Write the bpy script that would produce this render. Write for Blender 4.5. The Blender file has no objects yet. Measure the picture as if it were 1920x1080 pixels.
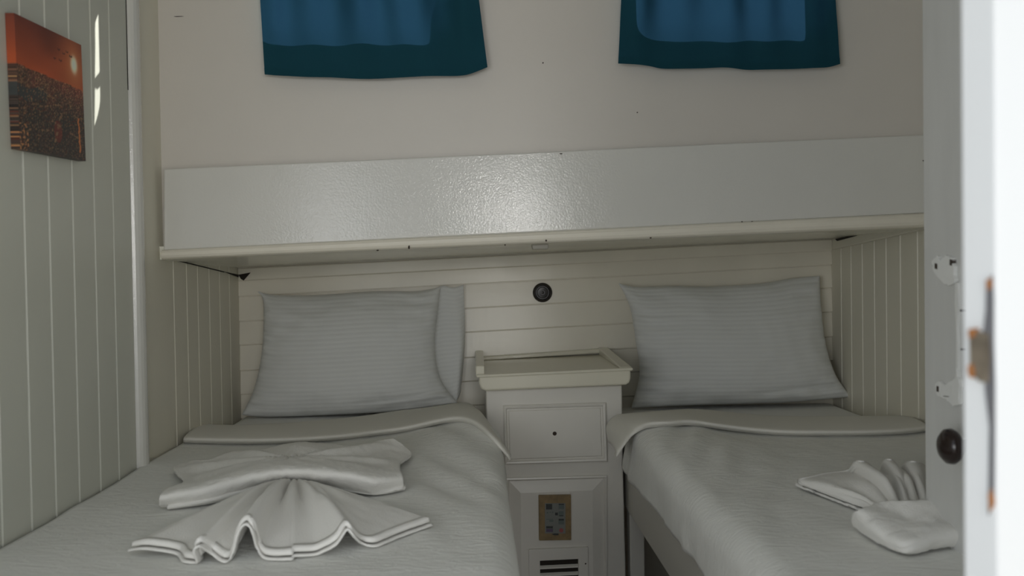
import bpy, bmesh, math, random
from mathutils import Vector, Matrix, noise
from mathutils.geometry import tessellate_polygon

random.seed(7)
scn = bpy.context.scene
COL = scn.collection

# ------------------------------------------------------------------ camera
F = 1750.0                      # focal length in pixels of the 1920-wide frame
ZC = 1.0                        # camera height above the cabin floor
ROLL = 0.016
_y = Vector(((890 - 960) / F, -(508 - 540) / F, -1)).normalized()
_z = Vector((-math.sin(ROLL), math.cos(ROLL), 0)); _z = (_z - _z.dot(_y) * _y).normalized()
_x = _y.cross(_z)
M = Matrix((_x, _y, _z))        # camera -> world rotation
EYE = Vector((0, 0, ZC))
cam = bpy.data.cameras.new('camera'); camo = bpy.data.objects.new('camera', cam); COL.objects.link(camo)
camo.matrix_world = Matrix.Translation(EYE) @ M.to_4x4()
cam.sensor_width = 36; cam.lens = F * 36 / 1920; cam.clip_start = 0.02
cam.dof.use_dof = True; cam.dof.focus_distance = 2.35; cam.dof.aperture_fstop = 5.2
scn.camera = camo

# ------------------------------------------------------------------ world, sun, lights, exposure
world = bpy.data.worlds.new('world'); scn.world = world; world.use_nodes = True
bg = world.node_tree.nodes['Background']
bg.inputs[0].default_value = (0.86, 0.93, 1.0, 1); bg.inputs[1].default_value = 0.72
vs = scn.view_settings
vs.view_transform = 'Standard'; vs.look = 'None'; vs.gamma = 1; vs.use_curve_mapping = False
vs.exposure = 0.0

def ray(px, py):
    return (M @ Vector(((px - 960) / F, -(py - 540) / F, -1)))
def PY(px, py, y):
    d = ray(px, py); return EYE + d * (y / d.y)
def PX(px, py, x):
    d = ray(px, py); return EYE + d * (x / d.x)
def PZ(px, py, z):
    d = ray(px, py); return EYE + d * ((z - ZC) / d.z)

XL, XR = -0.73, 1.131            # inner faces of the side walls
YB, YF, YU = 2.92, 2.19, 2.225   # planked back wall, fascia board, upper wall
ZB = ZC - 0.417                  # top of the made-up beds

slit = PY(484, 12, 2.20); spot = PX(183, 150, XL)
sun_dir = (spot - slit).normalized()
sun = bpy.data.lights.new('sun', 'SUN'); suno = bpy.data.objects.new('sun', sun); COL.objects.link(suno)
sun.energy = 9.0; sun.angle = math.radians(0.53); sun.color = (1, 0.95, 0.88)
suno.rotation_euler = sun_dir.to_track_quat('-Z', 'Y').to_euler(); suno.location = (3, 6, 5)

def area(name, loc, target, sx, sy, power, color):
    l = bpy.data.lights.new(name, 'AREA'); o = bpy.data.objects.new(name, l); COL.objects.link(o)
    l.shape = 'RECTANGLE'; l.size = sx; l.size_y = sy; l.energy = power; l.color = color
    o.location = loc; o.rotation_euler = (Vector(target) - Vector(loc)).to_track_quat('-Z', 'Y').to_euler()
    return o
# deck daylight behind the viewer; the two lamps after it are added fill
area('deck_daylight', (0.34, -2.4, ZC + 0.37), (0.1, 2.2, ZC + 0.0), 0.58, 0.30, 11.5, (1.0, 0.98, 0.95))
area('left_fill', (-1.35, -1.3, ZC + 0.05), (0.7, 2.4, ZC - 0.0), 1.5, 1.1, 20.0, (0.97, 0.985, 1.0))  # added fill from the left, lifts the right half of the cabin
area('right_fill', (0.8, -1.8, ZC - 0.05), (-0.5, 2.3, ZC), 1.2, 0.8, 10.0, (1.0, 0.985, 0.95))  # added fill from the right for the left wall and alcove

# ------------------------------------------------------------------ materials
def mat(name, rgb, rough=0.5, spec=0.5, bump=None, bscale=60, bstr=0.1, bdist=0.002, var=0.0, vscale=4, stretch=(1, 1, 1), sheen=0, metal=0, coat=0):
    m = bpy.data.materials.new(name); m.use_nodes = True
    nt = m.node_tree; b = nt.nodes['Principled BSDF']
    b.inputs['Base Color'].default_value = (*rgb, 1); b.inputs['Roughness'].default_value = rough
    b.inputs['Specular IOR Level'].default_value = spec; b.inputs['Metallic'].default_value = metal
    if sheen: b.inputs['Sheen Weight'].default_value = sheen
    if coat: b.inputs['Coat Weight'].default_value = coat
    tc = nt.nodes.new('ShaderNodeTexCoord'); mp = nt.nodes.new('ShaderNodeMapping')
    mp.inputs['Scale'].default_value = stretch
    nt.links.new(tc.outputs['Object'], mp.inputs[0])
    if var:
        n = nt.nodes.new('ShaderNodeTexNoise'); n.inputs['Scale'].default_value = vscale; n.inputs['Detail'].default_value = 5
        nt.links.new(mp.outputs[0], n.inputs['Vector'])
        r = nt.nodes.new('ShaderNodeValToRGB')
        r.color_ramp.elements[0].position = 0.3; r.color_ramp.elements[1].position = 0.7
        r.color_ramp.elements[0].color = (*[c * (1 - var) for c in rgb], 1)
        r.color_ramp.elements[1].color = (*[min(1, c * (1 + var * 0.5)) for c in rgb], 1)
        nt.links.new(n.outputs[0], r.inputs[0]); nt.links.new(r.outputs[0], b.inputs['Base Color'])
    if bump:
        n = nt.nodes.new('ShaderNodeTexNoise'); n.inputs['Scale'].default_value = bscale; n.inputs['Detail'].default_value = 3
        nt.links.new(mp.outputs[0], n.inputs['Vector'])
        bp = nt.nodes.new('ShaderNodeBump'); bp.inputs['Strength'].default_value = bstr; bp.inputs['Distance'].default_value = bdist
        nt.links.new(n.outputs[0], bp.inputs['Height']); nt.links.new(bp.outputs[0], b.inputs['Normal'])
    return m

def fabric(name, rgb, stripe=0.0, nstripe=0, weave=900, wstr=0.25, quilt=0.0):
    """matte white cotton; stripe = woven satin stripes across V of the UV map, quilt = rippled damask weave"""
    m = mat(name, rgb, rough=0.85, spec=0.25, sheen=0.15)
    nt = m.node_tree; b = nt.nodes['Principled BSDF']
    tc = nt.nodes['Texture Coordinate']
    n = nt.nodes.new('ShaderNodeTexNoise'); n.inputs['Scale'].default_value = weave; n.inputs['Detail'].default_value = 2
    nt.links.new(tc.outputs['Object'], n.inputs['Vector'])
    h = n.outputs[0]
    if nstripe:
        sep = nt.nodes.new('ShaderNodeSeparateXYZ'); nt.links.new(tc.outputs['UV'], sep.inputs[0])
        mu = nt.nodes.new('ShaderNodeMath'); mu.operation = 'MULTIPLY'; mu.inputs[1].default_value = nstripe * 2 * math.pi
        nt.links.new(sep.outputs['Y'], mu.inputs[0])
        si = nt.nodes.new('ShaderNodeMath'); si.operation = 'SINE'; nt.links.new(mu.outputs[0], si.inputs[0])
        rp = nt.nodes.new('ShaderNodeMapRange'); rp.inputs[1].default_value = -0.5; rp.inputs[2].default_value = 0.5
        nt.links.new(si.outputs[0], rp.inputs[0])
        mx = nt.nodes.new('ShaderNodeMix'); mx.data_type = 'RGBA'
        mx.inputs['A'].default_value = (*rgb, 1); mx.inputs['B'].default_value = (*[c * (1 - stripe) for c in rgb], 1)
        nt.links.new(rp.outputs[0], mx.inputs['Factor']); nt.links.new(mx.outputs['Result'], b.inputs['Base Color'])
        rr = nt.nodes.new('ShaderNodeMapRange'); rr.inputs[3].default_value = 0.55; rr.inputs[4].default_value = 0.9
        nt.links.new(rp.outputs[0], rr.inputs[0]); nt.links.new(rr.outputs[0], b.inputs['Roughness'])
        ad = nt.nodes.new('ShaderNodeMath'); ad.operation = 'MULTIPLY_ADD'; ad.inputs[1].default_value = 1.2
        nt.links.new(rp.outputs[0], ad.inputs[0]); nt.links.new(h, ad.inputs[2]); h = ad.outputs[0]
    if quilt:
        mp = nt.nodes.new('ShaderNodeMapping'); mp.inputs['Scale'].default_value = (14, 34, 20)
        nt.links.new(tc.outputs['Object'], mp.inputs[0])
        q = nt.nodes.new('ShaderNodeTexNoise'); q.inputs['Scale'].default_value = 1.6; q.inputs['Detail'].default_value = 3; q.inputs['Distortion'].default_value = 1.2
        nt.links.new(mp.outputs[0], q.inputs['Vector'])
        ad = nt.nodes.new('ShaderNodeMath'); ad.operation = 'MULTIPLY_ADD'; ad.inputs[1].default_value = quilt
        nt.links.new(q.outputs[0], ad.inputs[0]); nt.links.new(h, ad.inputs[2]); h = ad.outputs[0]
    bp = nt.nodes.new('ShaderNodeBump'); bp.inputs['Strength'].default_value = wstr; bp.inputs['Distance'].default_value = 0.0015
    nt.links.new(h, bp.inputs['Height']); nt.links.new(bp.outputs[0], b.inputs['Normal'])
    return m

CREAM = (0.90, 0.85, 0.725)
m_upper = mat('upper_wall_paint', (0.735, 0.695, 0.635), 0.38, bump=1, bscale=90, bstr=0.12, var=0.03, vscale=3)
m_fascia = mat('gloss_white_paint', (0.775, 0.765, 0.715), 0.085, bump=1, bscale=235, bstr=0.42, bdist=0.0009, var=0.02, vscale=5)
m_cream = mat('cream_paint', CREAM, 0.26, bump=1, bscale=60, bstr=0.12, var=0.05, vscale=6)
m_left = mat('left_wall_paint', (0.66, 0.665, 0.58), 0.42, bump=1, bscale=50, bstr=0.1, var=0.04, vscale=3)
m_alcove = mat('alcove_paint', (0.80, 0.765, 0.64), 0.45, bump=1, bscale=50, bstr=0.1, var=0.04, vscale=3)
m_under = mat('underside_paint', (0.90, 0.885, 0.77), 0.14)
m_stand = mat('nightstand_paint', (0.78, 0.755, 0.69), 0.3, bump=1, bscale=60, bstr=0.08, var=0.03, vscale=8)
m_tray = mat('tray_paint', (0.80, 0.765, 0.63), 0.2, bump=1, bscale=40, bstr=0.1)
m_door = mat('grey_white_door_paint', (0.66, 0.66, 0.635), 0.45, bump=1, bscale=80, bstr=0.15, stretch=(1, 1, 0.15), var=0.05, vscale=30)
m_flake = mat('thick_old_paint', (0.80, 0.80, 0.77), 0.4, bump=1, bscale=90, bstr=0.5, bdist=0.003)
m_post = mat('white_post_paint', (0.74, 0.755, 0.76), 0.4, bump=1, bscale=40, bstr=0.1)
m_ceil = mat('ceiling_paint', (0.86, 0.845, 0.80), 0.5)
m_floor = mat('dark_floor', (0.14, 0.10, 0.07), 0.5, var=0.3, vscale=20, stretch=(1, 0.1, 1))
m_deck = mat('teak_deck', (0.62, 0.58, 0.52), 0.7, var=0.1, vscale=20, stretch=(1, 0.1, 1))
m_dirt_shade = mat('dirt_and_shade', (0.025, 0.02, 0.015), 0.9)
m_chip = mat('bare_wood_chip', (0.05, 0.035, 0.025), 0.9)
m_frame = mat('bed_frame_paint', (0.70, 0.68, 0.62), 0.4, bump=1, bscale=60, bstr=0.1)
m_bark = mat('dark_bakelite', (0.018, 0.013, 0.011), 0.28)
m_brown = mat('dark_wood_knob', (0.02, 0.011, 0.009), 0.22)
m_rust = mat('rust', (0.42, 0.17, 0.05), 0.8, bump=1, bscale=200, bstr=0.4, var=0.5, vscale=60)
m_steel = mat('worn_steel', (0.27, 0.225, 0.17), 0.45, metal=0.6, var=0.35, vscale=60)
m_oldwood_shadow = mat('worn_wood_shadow', (0.16, 0.16, 0.17), 0.9, var=0.5, vscale=40, stretch=(1, 1, 0.2))
m_gold = mat('tan_plate', (0.27, 0.185, 0.08), 0.42, var=0.3, vscale=60)
m_grey = mat('grey_membrane', (0.21, 0.22, 0.20), 0.5)
m_button = mat('dark_button', (0.03, 0.035, 0.035), 0.4)
m_red = mat('red_mark', (0.36, 0.09, 0.09), 0.5)
m_green = mat('green_grey_button', (0.12, 0.15, 0.14), 0.4)
m_purple = mat('purple_grey_button', (0.10, 0.07, 0.13), 0.4)
m_sheet = fabric('white_sheet', (0.86, 0.855, 0.82), weave=700, wstr=0.3, quilt=3.0)
m_spread = fabric('white_bedspread', (0.86, 0.86, 0.815), weave=600, wstr=0.38, quilt=5.0)
m_band = fabric('cream_folded_sheet', (0.82, 0.80, 0.73), weave=700, wstr=0.2)
m_pillow = fabric('striped_pillowcase', (0.83, 0.84, 0.82), stripe=0.035, nstripe=28, weave=900, wstr=0.3)
m_towel = fabric('white_terry_towel', (0.90, 0.885, 0.84), weave=420, wstr=0.6)

def mat_print():
    m = bpy.data.materials.new('canvas_print_ink'); m.use_nodes = True
    nt = m.node_tree; b = nt.nodes['Principled BSDF']; b.inputs['Roughness'].default_value = 0.5
    a = nt.nodes.new('ShaderNodeVertexColor'); a.layer_name = 'print'
    nt.links.new(a.outputs[0], b.inputs['Base Color']); return m
m_print = mat_print()

def mat_curtain():
    m = bpy.data.materials.new('blue_curtain_cloth'); m.use_nodes = True
    nt = m.node_tree; nt.nodes.remove(nt.nodes['Principled BSDF']); out = nt.nodes['Material Output']
    d = nt.nodes.new('ShaderNodeBsdfDiffuse'); d.inputs[0].default_value = (0.022, 0.10, 0.135, 1)
    t = nt.nodes.new('ShaderNodeBsdfTranslucent'); t.inputs[0].default_value = (0.012, 0.036, 0.078, 1)
    tc = nt.nodes.new('ShaderNodeTexCoord'); n = nt.nodes.new('ShaderNodeTexNoise'); n.inputs['Scale'].default_value = 300
    nt.links.new(tc.outputs['Object'], n.inputs['Vector'])
    bp = nt.nodes.new('ShaderNodeBump'); bp.inputs['Strength'].default_value = 0.3; bp.inputs['Distance'].default_value = 0.001
    nt.links.new(n.outputs[0], bp.inputs['Height']); nt.links.new(bp.outputs[0], d.inputs['Normal'])
    mx = nt.nodes.new('ShaderNodeMixShader'); mx.inputs[0].default_value = 0.38
    nt.links.new(d.outputs[0], mx.inputs[1]); nt.links.new(t.outputs[0], mx.inputs[2]); nt.links.new(mx.outputs[0], out.inputs[0])
    return m
m_curtain = mat_curtain()

def mat_glass():
    m = bpy.data.materials.new('window_glass'); m.use_nodes = True
    nt = m.node_tree; nt.nodes.remove(nt.nodes['Principled BSDF']); out = nt.nodes['Material Output']
    a = nt.nodes.new('ShaderNodeBsdfTransparent'); a.inputs[0].default_value = (0.93, 0.95, 0.95, 1)
    g = nt.nodes.new('ShaderNodeBsdfGlossy'); g.inputs['Roughness'].default_value = 0.02
    mx = nt.nodes.new('ShaderNodeMixShader'); mx.inputs[0].default_value = 0.06
    nt.links.new(a.outputs[0], mx.inputs[1]); nt.links.new(g.outputs[0], mx.inputs[2]); nt.links.new(mx.outputs[0], out.inputs[0])
    return m
m_glass = mat_glass()

# ------------------------------------------------------------------ builders
ORI = {}
def link(name, verts, faces, m, parent=None, smooth=False, uvs=None, bevel=0, seg=2, solid=0, off=0.0, sub=0):
    """one mesh object; its origin sits at the middle of its foot"""
    vs_ = [Vector(v) for v in verts]
    lo = Vector([min(v[i] for v in vs_) for i in range(3)]); hi = Vector([max(v[i] for v in vs_) for i in range(3)])
    o0 = Vector(((lo.x + hi.x) / 2, (lo.y + hi.y) / 2, lo.z))
    me = bpy.data.meshes.new(name); me.from_pydata([v - o0 for v in vs_], [], faces)
    if uvs:
        ul = me.uv_layers.new(name='uv')
        for l in me.loops: ul.data[l.index].uv = uvs[l.vertex_index]
    me.materials.append(m)
    if not uvs or True:
        bm = bmesh.new(); bm.from_mesh(me)
        if not solid: bmesh.ops.recalc_face_normals(bm, faces=bm.faces)
        bm.to_mesh(me); bm.free()
    if smooth:
        for p in me.polygons: p.use_smooth = True
    o = bpy.data.objects.new(name, me); COL.objects.link(o)
    ORI[o.name] = o0
    o.location = o0 - (ORI[parent.name] if parent else Vector())
    if parent: o.parent = parent
    if solid:
        s = o.modifiers.new('thickness', 'SOLIDIFY'); s.thickness = solid; s.offset = off
    if bevel:
        b = o.modifiers.new('bevel', 'BEVEL'); b.width = bevel; b.segments = seg; b.limit_method = 'ANGLE'; b.angle_limit = math.radians(40)
        b.harden_normals = False
    if sub:
        s = o.modifiers.new('subdivision', 'SUBSURF'); s.levels = sub; s.render_levels = sub
    return o
def empty(name, loc, label, cat, group=None):
    o = bpy.data.objects.new(name, None); COL.objects.link(o); o.location = loc; o.empty_display_size = 0.05
    ORI[o.name] = Vector(loc); return tag(o, label, cat, group)
def tag(o, label, cat, group=None, kind=None):
    o['label'] = label; o['category'] = cat
    if group: o['group'] = group
    if kind: o['kind'] = kind
    return o
def part_label(o, label): o['label'] = label; return o

class Mesh:
    def __init__(s): s.v = []; s.f = []
    def add(s, v, f):
        k = len(s.v); s.v += [Vector(x) for x in v]; s.f += [tuple(i + k for i in q) for q in f]; return s
    def box(s, x0, x1, y0, y1, z0, z1):
        v = [(x, y, z) for x in (x0, x1) for y in (y0, y1) for z in (z0, z1)]
        return s.add(v, [(0, 1, 3, 2), (4, 6, 7, 5), (0, 4, 5, 1), (2, 3, 7, 6), (0, 2, 6, 4), (1, 5, 7, 3)])
    def prism(s, pts, d):
        n = len(pts); d = Vector(d)
        s.add(list(pts) + [Vector(p) + d for p in pts], [tuple(range(n)), tuple(range(2 * n - 1, n - 1, -1))] + [(i, (i + 1) % n, (i + 1) % n + n, i + n) for i in range(n)])
        return s
    def ppx(s, pix, y0, y1):
        """front outline given in photo pixels at depth y0, carried straight back to y1"""
        return s.prism([PY(px, py, y0) for px, py in pix], (0, y1 - y0, 0))
    def lathe(s, c, axis, prof, n=32):
        a = Vector(axis).normalized(); u = a.orthogonal().normalized(); w = a.cross(u); c = Vector(c); v = []
        for r, h in prof:
            for i in range(n):
                t = 2 * math.pi * i / n; v.append(c + a * h + (u * math.cos(t) + w * math.sin(t)) * r)
        f = [(j * n + i, j * n + (i + 1) % n, (j + 1) * n + (i + 1) % n, (j + 1) * n + i) for j in range(len(prof) - 1) for i in range(n)]
        f += [tuple(range(n)), tuple(range((len(prof) - 1) * n, len(prof) * n))]
        return s.add(v, f)
    def grid(s, nu, nv, fn):
        s.add([fn(i / (nu - 1), j / (nv - 1)) for j in range(nv) for i in range(nu)],
              [(j * nu + i, j * nu + i + 1, (j + 1) * nu + i + 1, (j + 1) * nu + i) for j in range(nv - 1) for i in range(nu - 1)]); return s
    def out(s, name, m, parent=None, **k): return link(name, s.v, s.f, m, parent, **k)

def cr(pts, t):
    """Catmull-Rom through pts, t in 0..1 over the point index"""
    n = len(pts) - 1; x = min(max(t, 0), 1) * n; i = min(int(x), n - 1); f = x - i
    p = [pts[max(0, min(n, i + k))] for k in (-1, 0, 1, 2)]
    return 0.5 * ((2 * p[1]) + (p[2] - p[0]) * f + (2 * p[0] - 5 * p[1] + 4 * p[2] - p[3]) * f * f + (3 * p[1] - p[0] - 3 * p[2] + p[3]) * f ** 3)
def resample(pts, n):
    """evenly spaced (by length) along a Catmull-Rom curve"""
    k = max(60, 12 * len(pts)); q = [cr(pts, i / k) for i in range(k + 1)]
    L = [0]
    for a, b in zip(q, q[1:]): L.append(L[-1] + (b - a).length)
    out = []; j = 0
    for i in range(n):
        d = L[-1] * i / (n - 1)
        while j < k - 1 and L[j + 1] < d: j += 1
        w = (d - L[j]) / max(1e-9, L[j + 1] - L[j]); out.append(q[j].lerp(q[j + 1], min(1, max(0, w))))
    return out
def loft(rows, nu, nv, even=True, linear=False):
    R = [resample(r, nu) if even else [cr(r, i / (nu - 1)) for i in range(nu)] for r in rows]
    m = Mesh(); v = []
    for j in range(nv):
        t = j / (nv - 1)
        for i in range(nu):
            c = [R[k][i] for k in range(len(R))]
            if linear:
                x = t * (len(c) - 1); q = min(int(x), len(c) - 2); v.append(c[q].lerp(c[q + 1], x - q))
            else: v.append(cr(c, t))
    m.add(v, [(j * nu + i, j * nu + i + 1, (j + 1) * nu + i + 1, (j + 1) * nu + i) for j in range(nv - 1) for i in range(nu - 1)])
    m.uv = [(i / (nu - 1), j / (nv - 1)) for j in range(nv) for i in range(nu)]
    return m
def nz(x, y, z=0.0): return noise.noise(Vector((x, y, z)))
def sst(a, b, x):
    t = min(1, max(0, (x - a) / (b - a))); return t * t * (3 - 2 * t)

# ------------------------------------------------------------------ setting: shell
tag(Mesh().box(-1.0, 1.5, 0.55, 3.2, -0.04, 0.0).out('floor', m_floor), 'dark cabin floor between and under the two beds', 'floor', kind='structure')
tag(Mesh().box(-2.5, 2.5, -4.0, 0.55, -0.10, -0.06).out('floor', m_deck), 'wooden deck outside the cabin doorway', 'floor', kind='structure')
tag(Mesh().box(-0.80, 1.20, 0.55, 2.29, ZC + 0.98, ZC + 1.02).out('ceiling', m_ceil), 'white cabin ceiling above the beds', 'ceiling', kind='structure')

def vplanks(X, s, breaks, y0, y1, z0, z1, w=0.008, d=0.004, back=0.03):
    """tongue-and-groove wall: V grooves at the given depths; s = +1 when the room lies on the +X side"""
    pr = [(y0, X)]
    for y in sorted(breaks):
        pr += [(y - w / 2, X), (y - w / 6, X - s * d), (y + w / 6, X - s * d), (y + w / 2, X)]
    pr += [(y1, X)]
    n = len(pr); m = Mesh()
    v = [(x, y, z) for z in (z0, z1) for y, x in pr] + [(X - s * back, y, z) for z in (z0, z1) for y in (y0, y1)]
    f = [(i, i + 1, n + i + 1, n + i) for i in range(n - 1)]
    b = 2 * n; f += [(b, b + 1, b + 3, b + 2), (0, n, b + 2, b), (n - 1, b + 1, b + 3, 2 * n - 1)]
    f += [tuple(range(n)) + (b + 1, b), tuple(range(n, 2 * n)) + (b + 3, b + 2)]
    return m.add(v, f)
def y_of(px, X): return F * X / (px - 890)

lw = [y_of(p, XL) for p in (11, 65, 110, 153, 192, 226)]
lw = [lw[0] - 0.094 * k for k in range(9, 0, -1)] + lw
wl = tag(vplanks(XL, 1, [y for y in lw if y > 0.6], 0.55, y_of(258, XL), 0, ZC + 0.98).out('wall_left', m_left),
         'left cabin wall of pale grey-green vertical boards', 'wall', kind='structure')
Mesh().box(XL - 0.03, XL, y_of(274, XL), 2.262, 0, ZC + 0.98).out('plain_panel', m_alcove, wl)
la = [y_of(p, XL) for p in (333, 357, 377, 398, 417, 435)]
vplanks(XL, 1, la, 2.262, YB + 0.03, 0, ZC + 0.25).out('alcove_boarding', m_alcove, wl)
# white half-round post between the boards and the plain panel
ya, yb = y_of(259, XL), y_of(274, XL)
pp = [(XL - 0.03, ya), (XL, ya)] + [(XL + 0.016 * math.sin(t * math.pi / 8), ya + (yb - ya) * (1 - math.cos(t * math.pi / 8)) / 2) for t in range(1, 8)] + [(XL, yb), (XL - 0.03, yb)]
tag(Mesh().prism([(x, y, 0) for x, y in pp], (0, 0, ZC + 0.98)).out('trim_1', m_fascia, smooth=False, bevel=0.002),
    'white rounded upright trim between the left boarding and the plain panel', 'trim', kind='structure')
yc_ = ya - 0.003
Mesh().box(XL - 0.001, XL + 0.0006, yc_ - 0.0018, yc_ + 0.0018, PX(258, 178, XL).z, ZC + 0.975).out('open_joint', m_dirt_shade, wl)
ra = [y_of(p, XR) for p in (1586.7, 1606, 1627.6, 1651, 1674, 1701.5, 1735)]
ra += [ra[-1] - 0.083 * k for k in range(1, 18)]
tag(vplanks(XR, -1, [y for y in ra if y > 0.75], 0.55, YB + 0.03, 0, ZC + 0.25, w=0.007).box(XR, XR + 0.03, 0.55, 2.262, ZC + 0.25, ZC + 0.98).out('wall_right', m_alcove),
    'right cabin wall of cream vertical boards beside the right bed', 'wall', kind='structure')

# back wall: horizontal boards that follow the sheer of the hull
LYs = [503, 527, 556, 602.6, 647, 695, 739.5, 785, 831, 877]; RYs = [448, 470, 496, 539, 584, 630.6, 675, 720, 765, 811]
YBK = YB
def zat(px, py, X):
    p = PY(px, py, YBK); return p
mb = Mesh()
Lp = [PY(452, a, YBK) for a in LYs]; Rp = [PY(1568, b, YBK) for b in RYs]
def edge(i, dz):
    a, b = Lp[i], Rp[i]; k = (b.z - a.z) / (b.x - a.x)
    return (Vector((XL, YBK, a.z + k * (XL - a.x) + dz)), Vector((XR, YBK, a.z + k * (XR - a.x) + dz)))
prof = []                                     # (left point, right point, y offset)
top = edge(0, 0.02)
rows_ = [(top[0], top[1], 0.0)]
for i in range(2, len(LYs)):
    for dz, dy in ((0.003, -0.0052), (0.0012, -0.0045), (0.0010, 0.004), (-0.0012, 0.004), (-0.002, 0.0004)):
        a, b = edge(i, dz); rows_.append((a, b, dy))
rows_.append((Vector((XL, YBK, 0)), Vector((XR, YBK, 0)), 0.0))
v = []; 
for a, b, dy in rows_: v += [a + Vector((0, dy, 0)), b + Vector((0, dy, 0))]
n = len(rows_)
f = [(2 * i, 2 * i + 1, 2 * i + 3, 2 * i + 2) for i in range(n - 1)]
v += [Vector((XL, YBK + 0.03, v[0].z)), Vector((XR, YBK + 0.03, v[1].z)), Vector((XL, YBK + 0.03, 0)), Vector((XR, YBK + 0.03, 0))]
k = 2 * n
f += [(0, 1, k + 1, k), (k, k + 1, k + 3, k + 2), tuple(range(0, 2 * n, 2)) + (k + 2, k), tuple(range(1, 2 * n, 2)) + (k + 3, k + 1)]
tag(mb.add(v, f).out('wall_back', m_cream), 'cream horizontally boarded back wall behind the pillows under the shelf', 'wall', kind='structure')
# cornice under the shelf along the back wall and along the right wall
a0, a1 = edge(0, 0), edge(1, 0)
tag(Mesh().prism([a0[0], a0[1], a1[1], a1[0]], (0, -0.012, 0)).out('trim_2', m_cream, bevel=0.004),
    'thin cream cornice strip where the back wall meets the shelf underside', 'trim', kind='structure')
cr_ = [PX(1567, 449, XR), PX(1750, 405, XR), PX(1750, 428, XR), PX(1567, 468, XR)]
cz = []
for i, p in enumerate(cr_):
    cz.append(p)
d_ = (cr_[1] - cr_[0]); d2 = (cr_[2] - cr_[3])
cz[1] = cr_[0] + d_ * ((2.245 - cr_[0].y) / d_.y); cz[2] = cr_[3] + d2 * ((2.245 - cr_[3].y) / d2.y)
tag(Mesh().prism(cz, (-0.012, 0, 0)).out('trim_3', m_alcove, bevel=0.003),
    'cream strip along the top of the right wall boards under the shelf', 'trim', kind='structure')

# overhead ledge: fascia board, rounded lip, sloping underside
XF0 = 307
def fz(px, l, r, l0=307, r0=1742): return l + (r - l) * (px - l0) / (r0 - l0)
xr_px = 890 + F * (XR - 0.002) / YF
ftop = [(307, 317), (1020, 287), (xr_px, fz(xr_px, 317, 252.5))]
fb = [(xr_px, fz(xr_px, 470, 399)), (307, 470)]
led = Mesh().ppx([(307, 317), (xr_px, fz(xr_px, 317, 252.5)), fb[0], fb[1]], YF, YU + 0.02).out('trim_4', m_fascia, bevel=0.003)
tag(led, 'glossy white overhead ledge board running the cabin width above the pillows', 'ledge', kind='structure')
yl0, yl1 = YF - 0.014, YF + 0.03
def lipz(px, which):
    return fz(px, 468.5, 399.5) if which == 0 else fz(px, 487, 426)
prof = [(0.0, 0.06), (0.0, -0.004), (0.10, -0.010), (0.3, -0.014), (0.6, -0.015), (0.82, -0.012), (0.95, -0.006), (1.0, 0.002), (1.0, 0.06)]
v = []
for px in (304.5, xr_px):
    for t, dy in prof:
        py = lipz(px, 0) + (lipz(px, 1) - lipz(px, 0)) * t
        p = PY(px, py, YF); v.append(p + Vector((0, dy, 0)))
n = len(prof)
Mesh().add(v, [(i, i + 1, n + i + 1, n + i) for i in range(n - 1)] + [(n - 1, 0, n, 2 * n - 1), tuple(range(n)), tuple(range(n, 2 * n))]).out('rounded_lip', m_cream, led, smooth=False, bevel=0.002)
ua = PY(304.5, 486.5, YF); ub = PY(xr_px, lipz(xr_px, 1) - 0.5, YF)
uc, ud = edge(0, 0.002)[1], edge(0, 0.002)[0]
Mesh().prism([Vector((XL, ua.y + 0.01, ua.z)), Vector((XR, ub.y + 0.01, ub.z)), Vector((XR, YB + 0.03, uc.z)), Vector((XL, YB + 0.03, ud.z))], (0, 0, 0.03)).out('underside_panel', m_under, led)
# dark chips and gaps in the paint of the ledge
ch = Mesh()
def chip(m, px, py, w, h, y, th=0.0012):
    c = PY(px, py, y); sx = w * y / F / 2; sz = h * y / F / 2; pts = []
    for i in range(7):
        t = 2 * math.pi * i / 7; r = random.uniform(0.7, 1.15)
        pts.append(c + Vector((math.cos(t) * sx * r, 0, math.sin(t) * sz * r)))
    m.prism(pts, (0, -th, 0))
for px in range(1224, 1262, 6): chip(ch, px, 429.5 - (px - 1224) * 0.052, random.uniform(3, 7), random.uniform(1.5, 3), YF - 0.002)
for px in range(1268, 1372, 5): chip(ch, px, 427.2 - (px - 1268) * 0.052, random.uniform(2, 7), random.uniform(1.3, 3.4), YF - 0.002)
for px, py, w, h in ((1391, 417.5, 4, 7), (1409.5, 417, 6, 5), (767, 463.5, 4, 8), (708, 469.5, 5, 2.5), (1024, 451, 3, 4), (947, 459.5, 3, 3), (1220, 446, 4, 3), (1272, 428, 6, 5)):
    chip(ch, px, py, w, h, YF - (0.0145 if py > 440 and px != 1272 else 0.003), 0.002)
for px in range(1440, 1545, 7): chip(ch, px, 415.5 - (px - 1440) * 0.05, random.uniform(2, 7), 1.5, YF - 0.002)
for px in range(1700, 1738, 5): chip(ch, px, 402.3 - (px - 1700) * 0.05, random.uniform(3, 7), 2, YF - 0.002)
for px, py, w, h in ((1052, 288.6, 6, 2.2), (1731, 301.5, 3, 4)): chip(ch, px, py, w, h, YF - 0.001)
part_label(ch.out('paint_chips', m_chip, led), 'small dark chips in the white paint')

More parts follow.
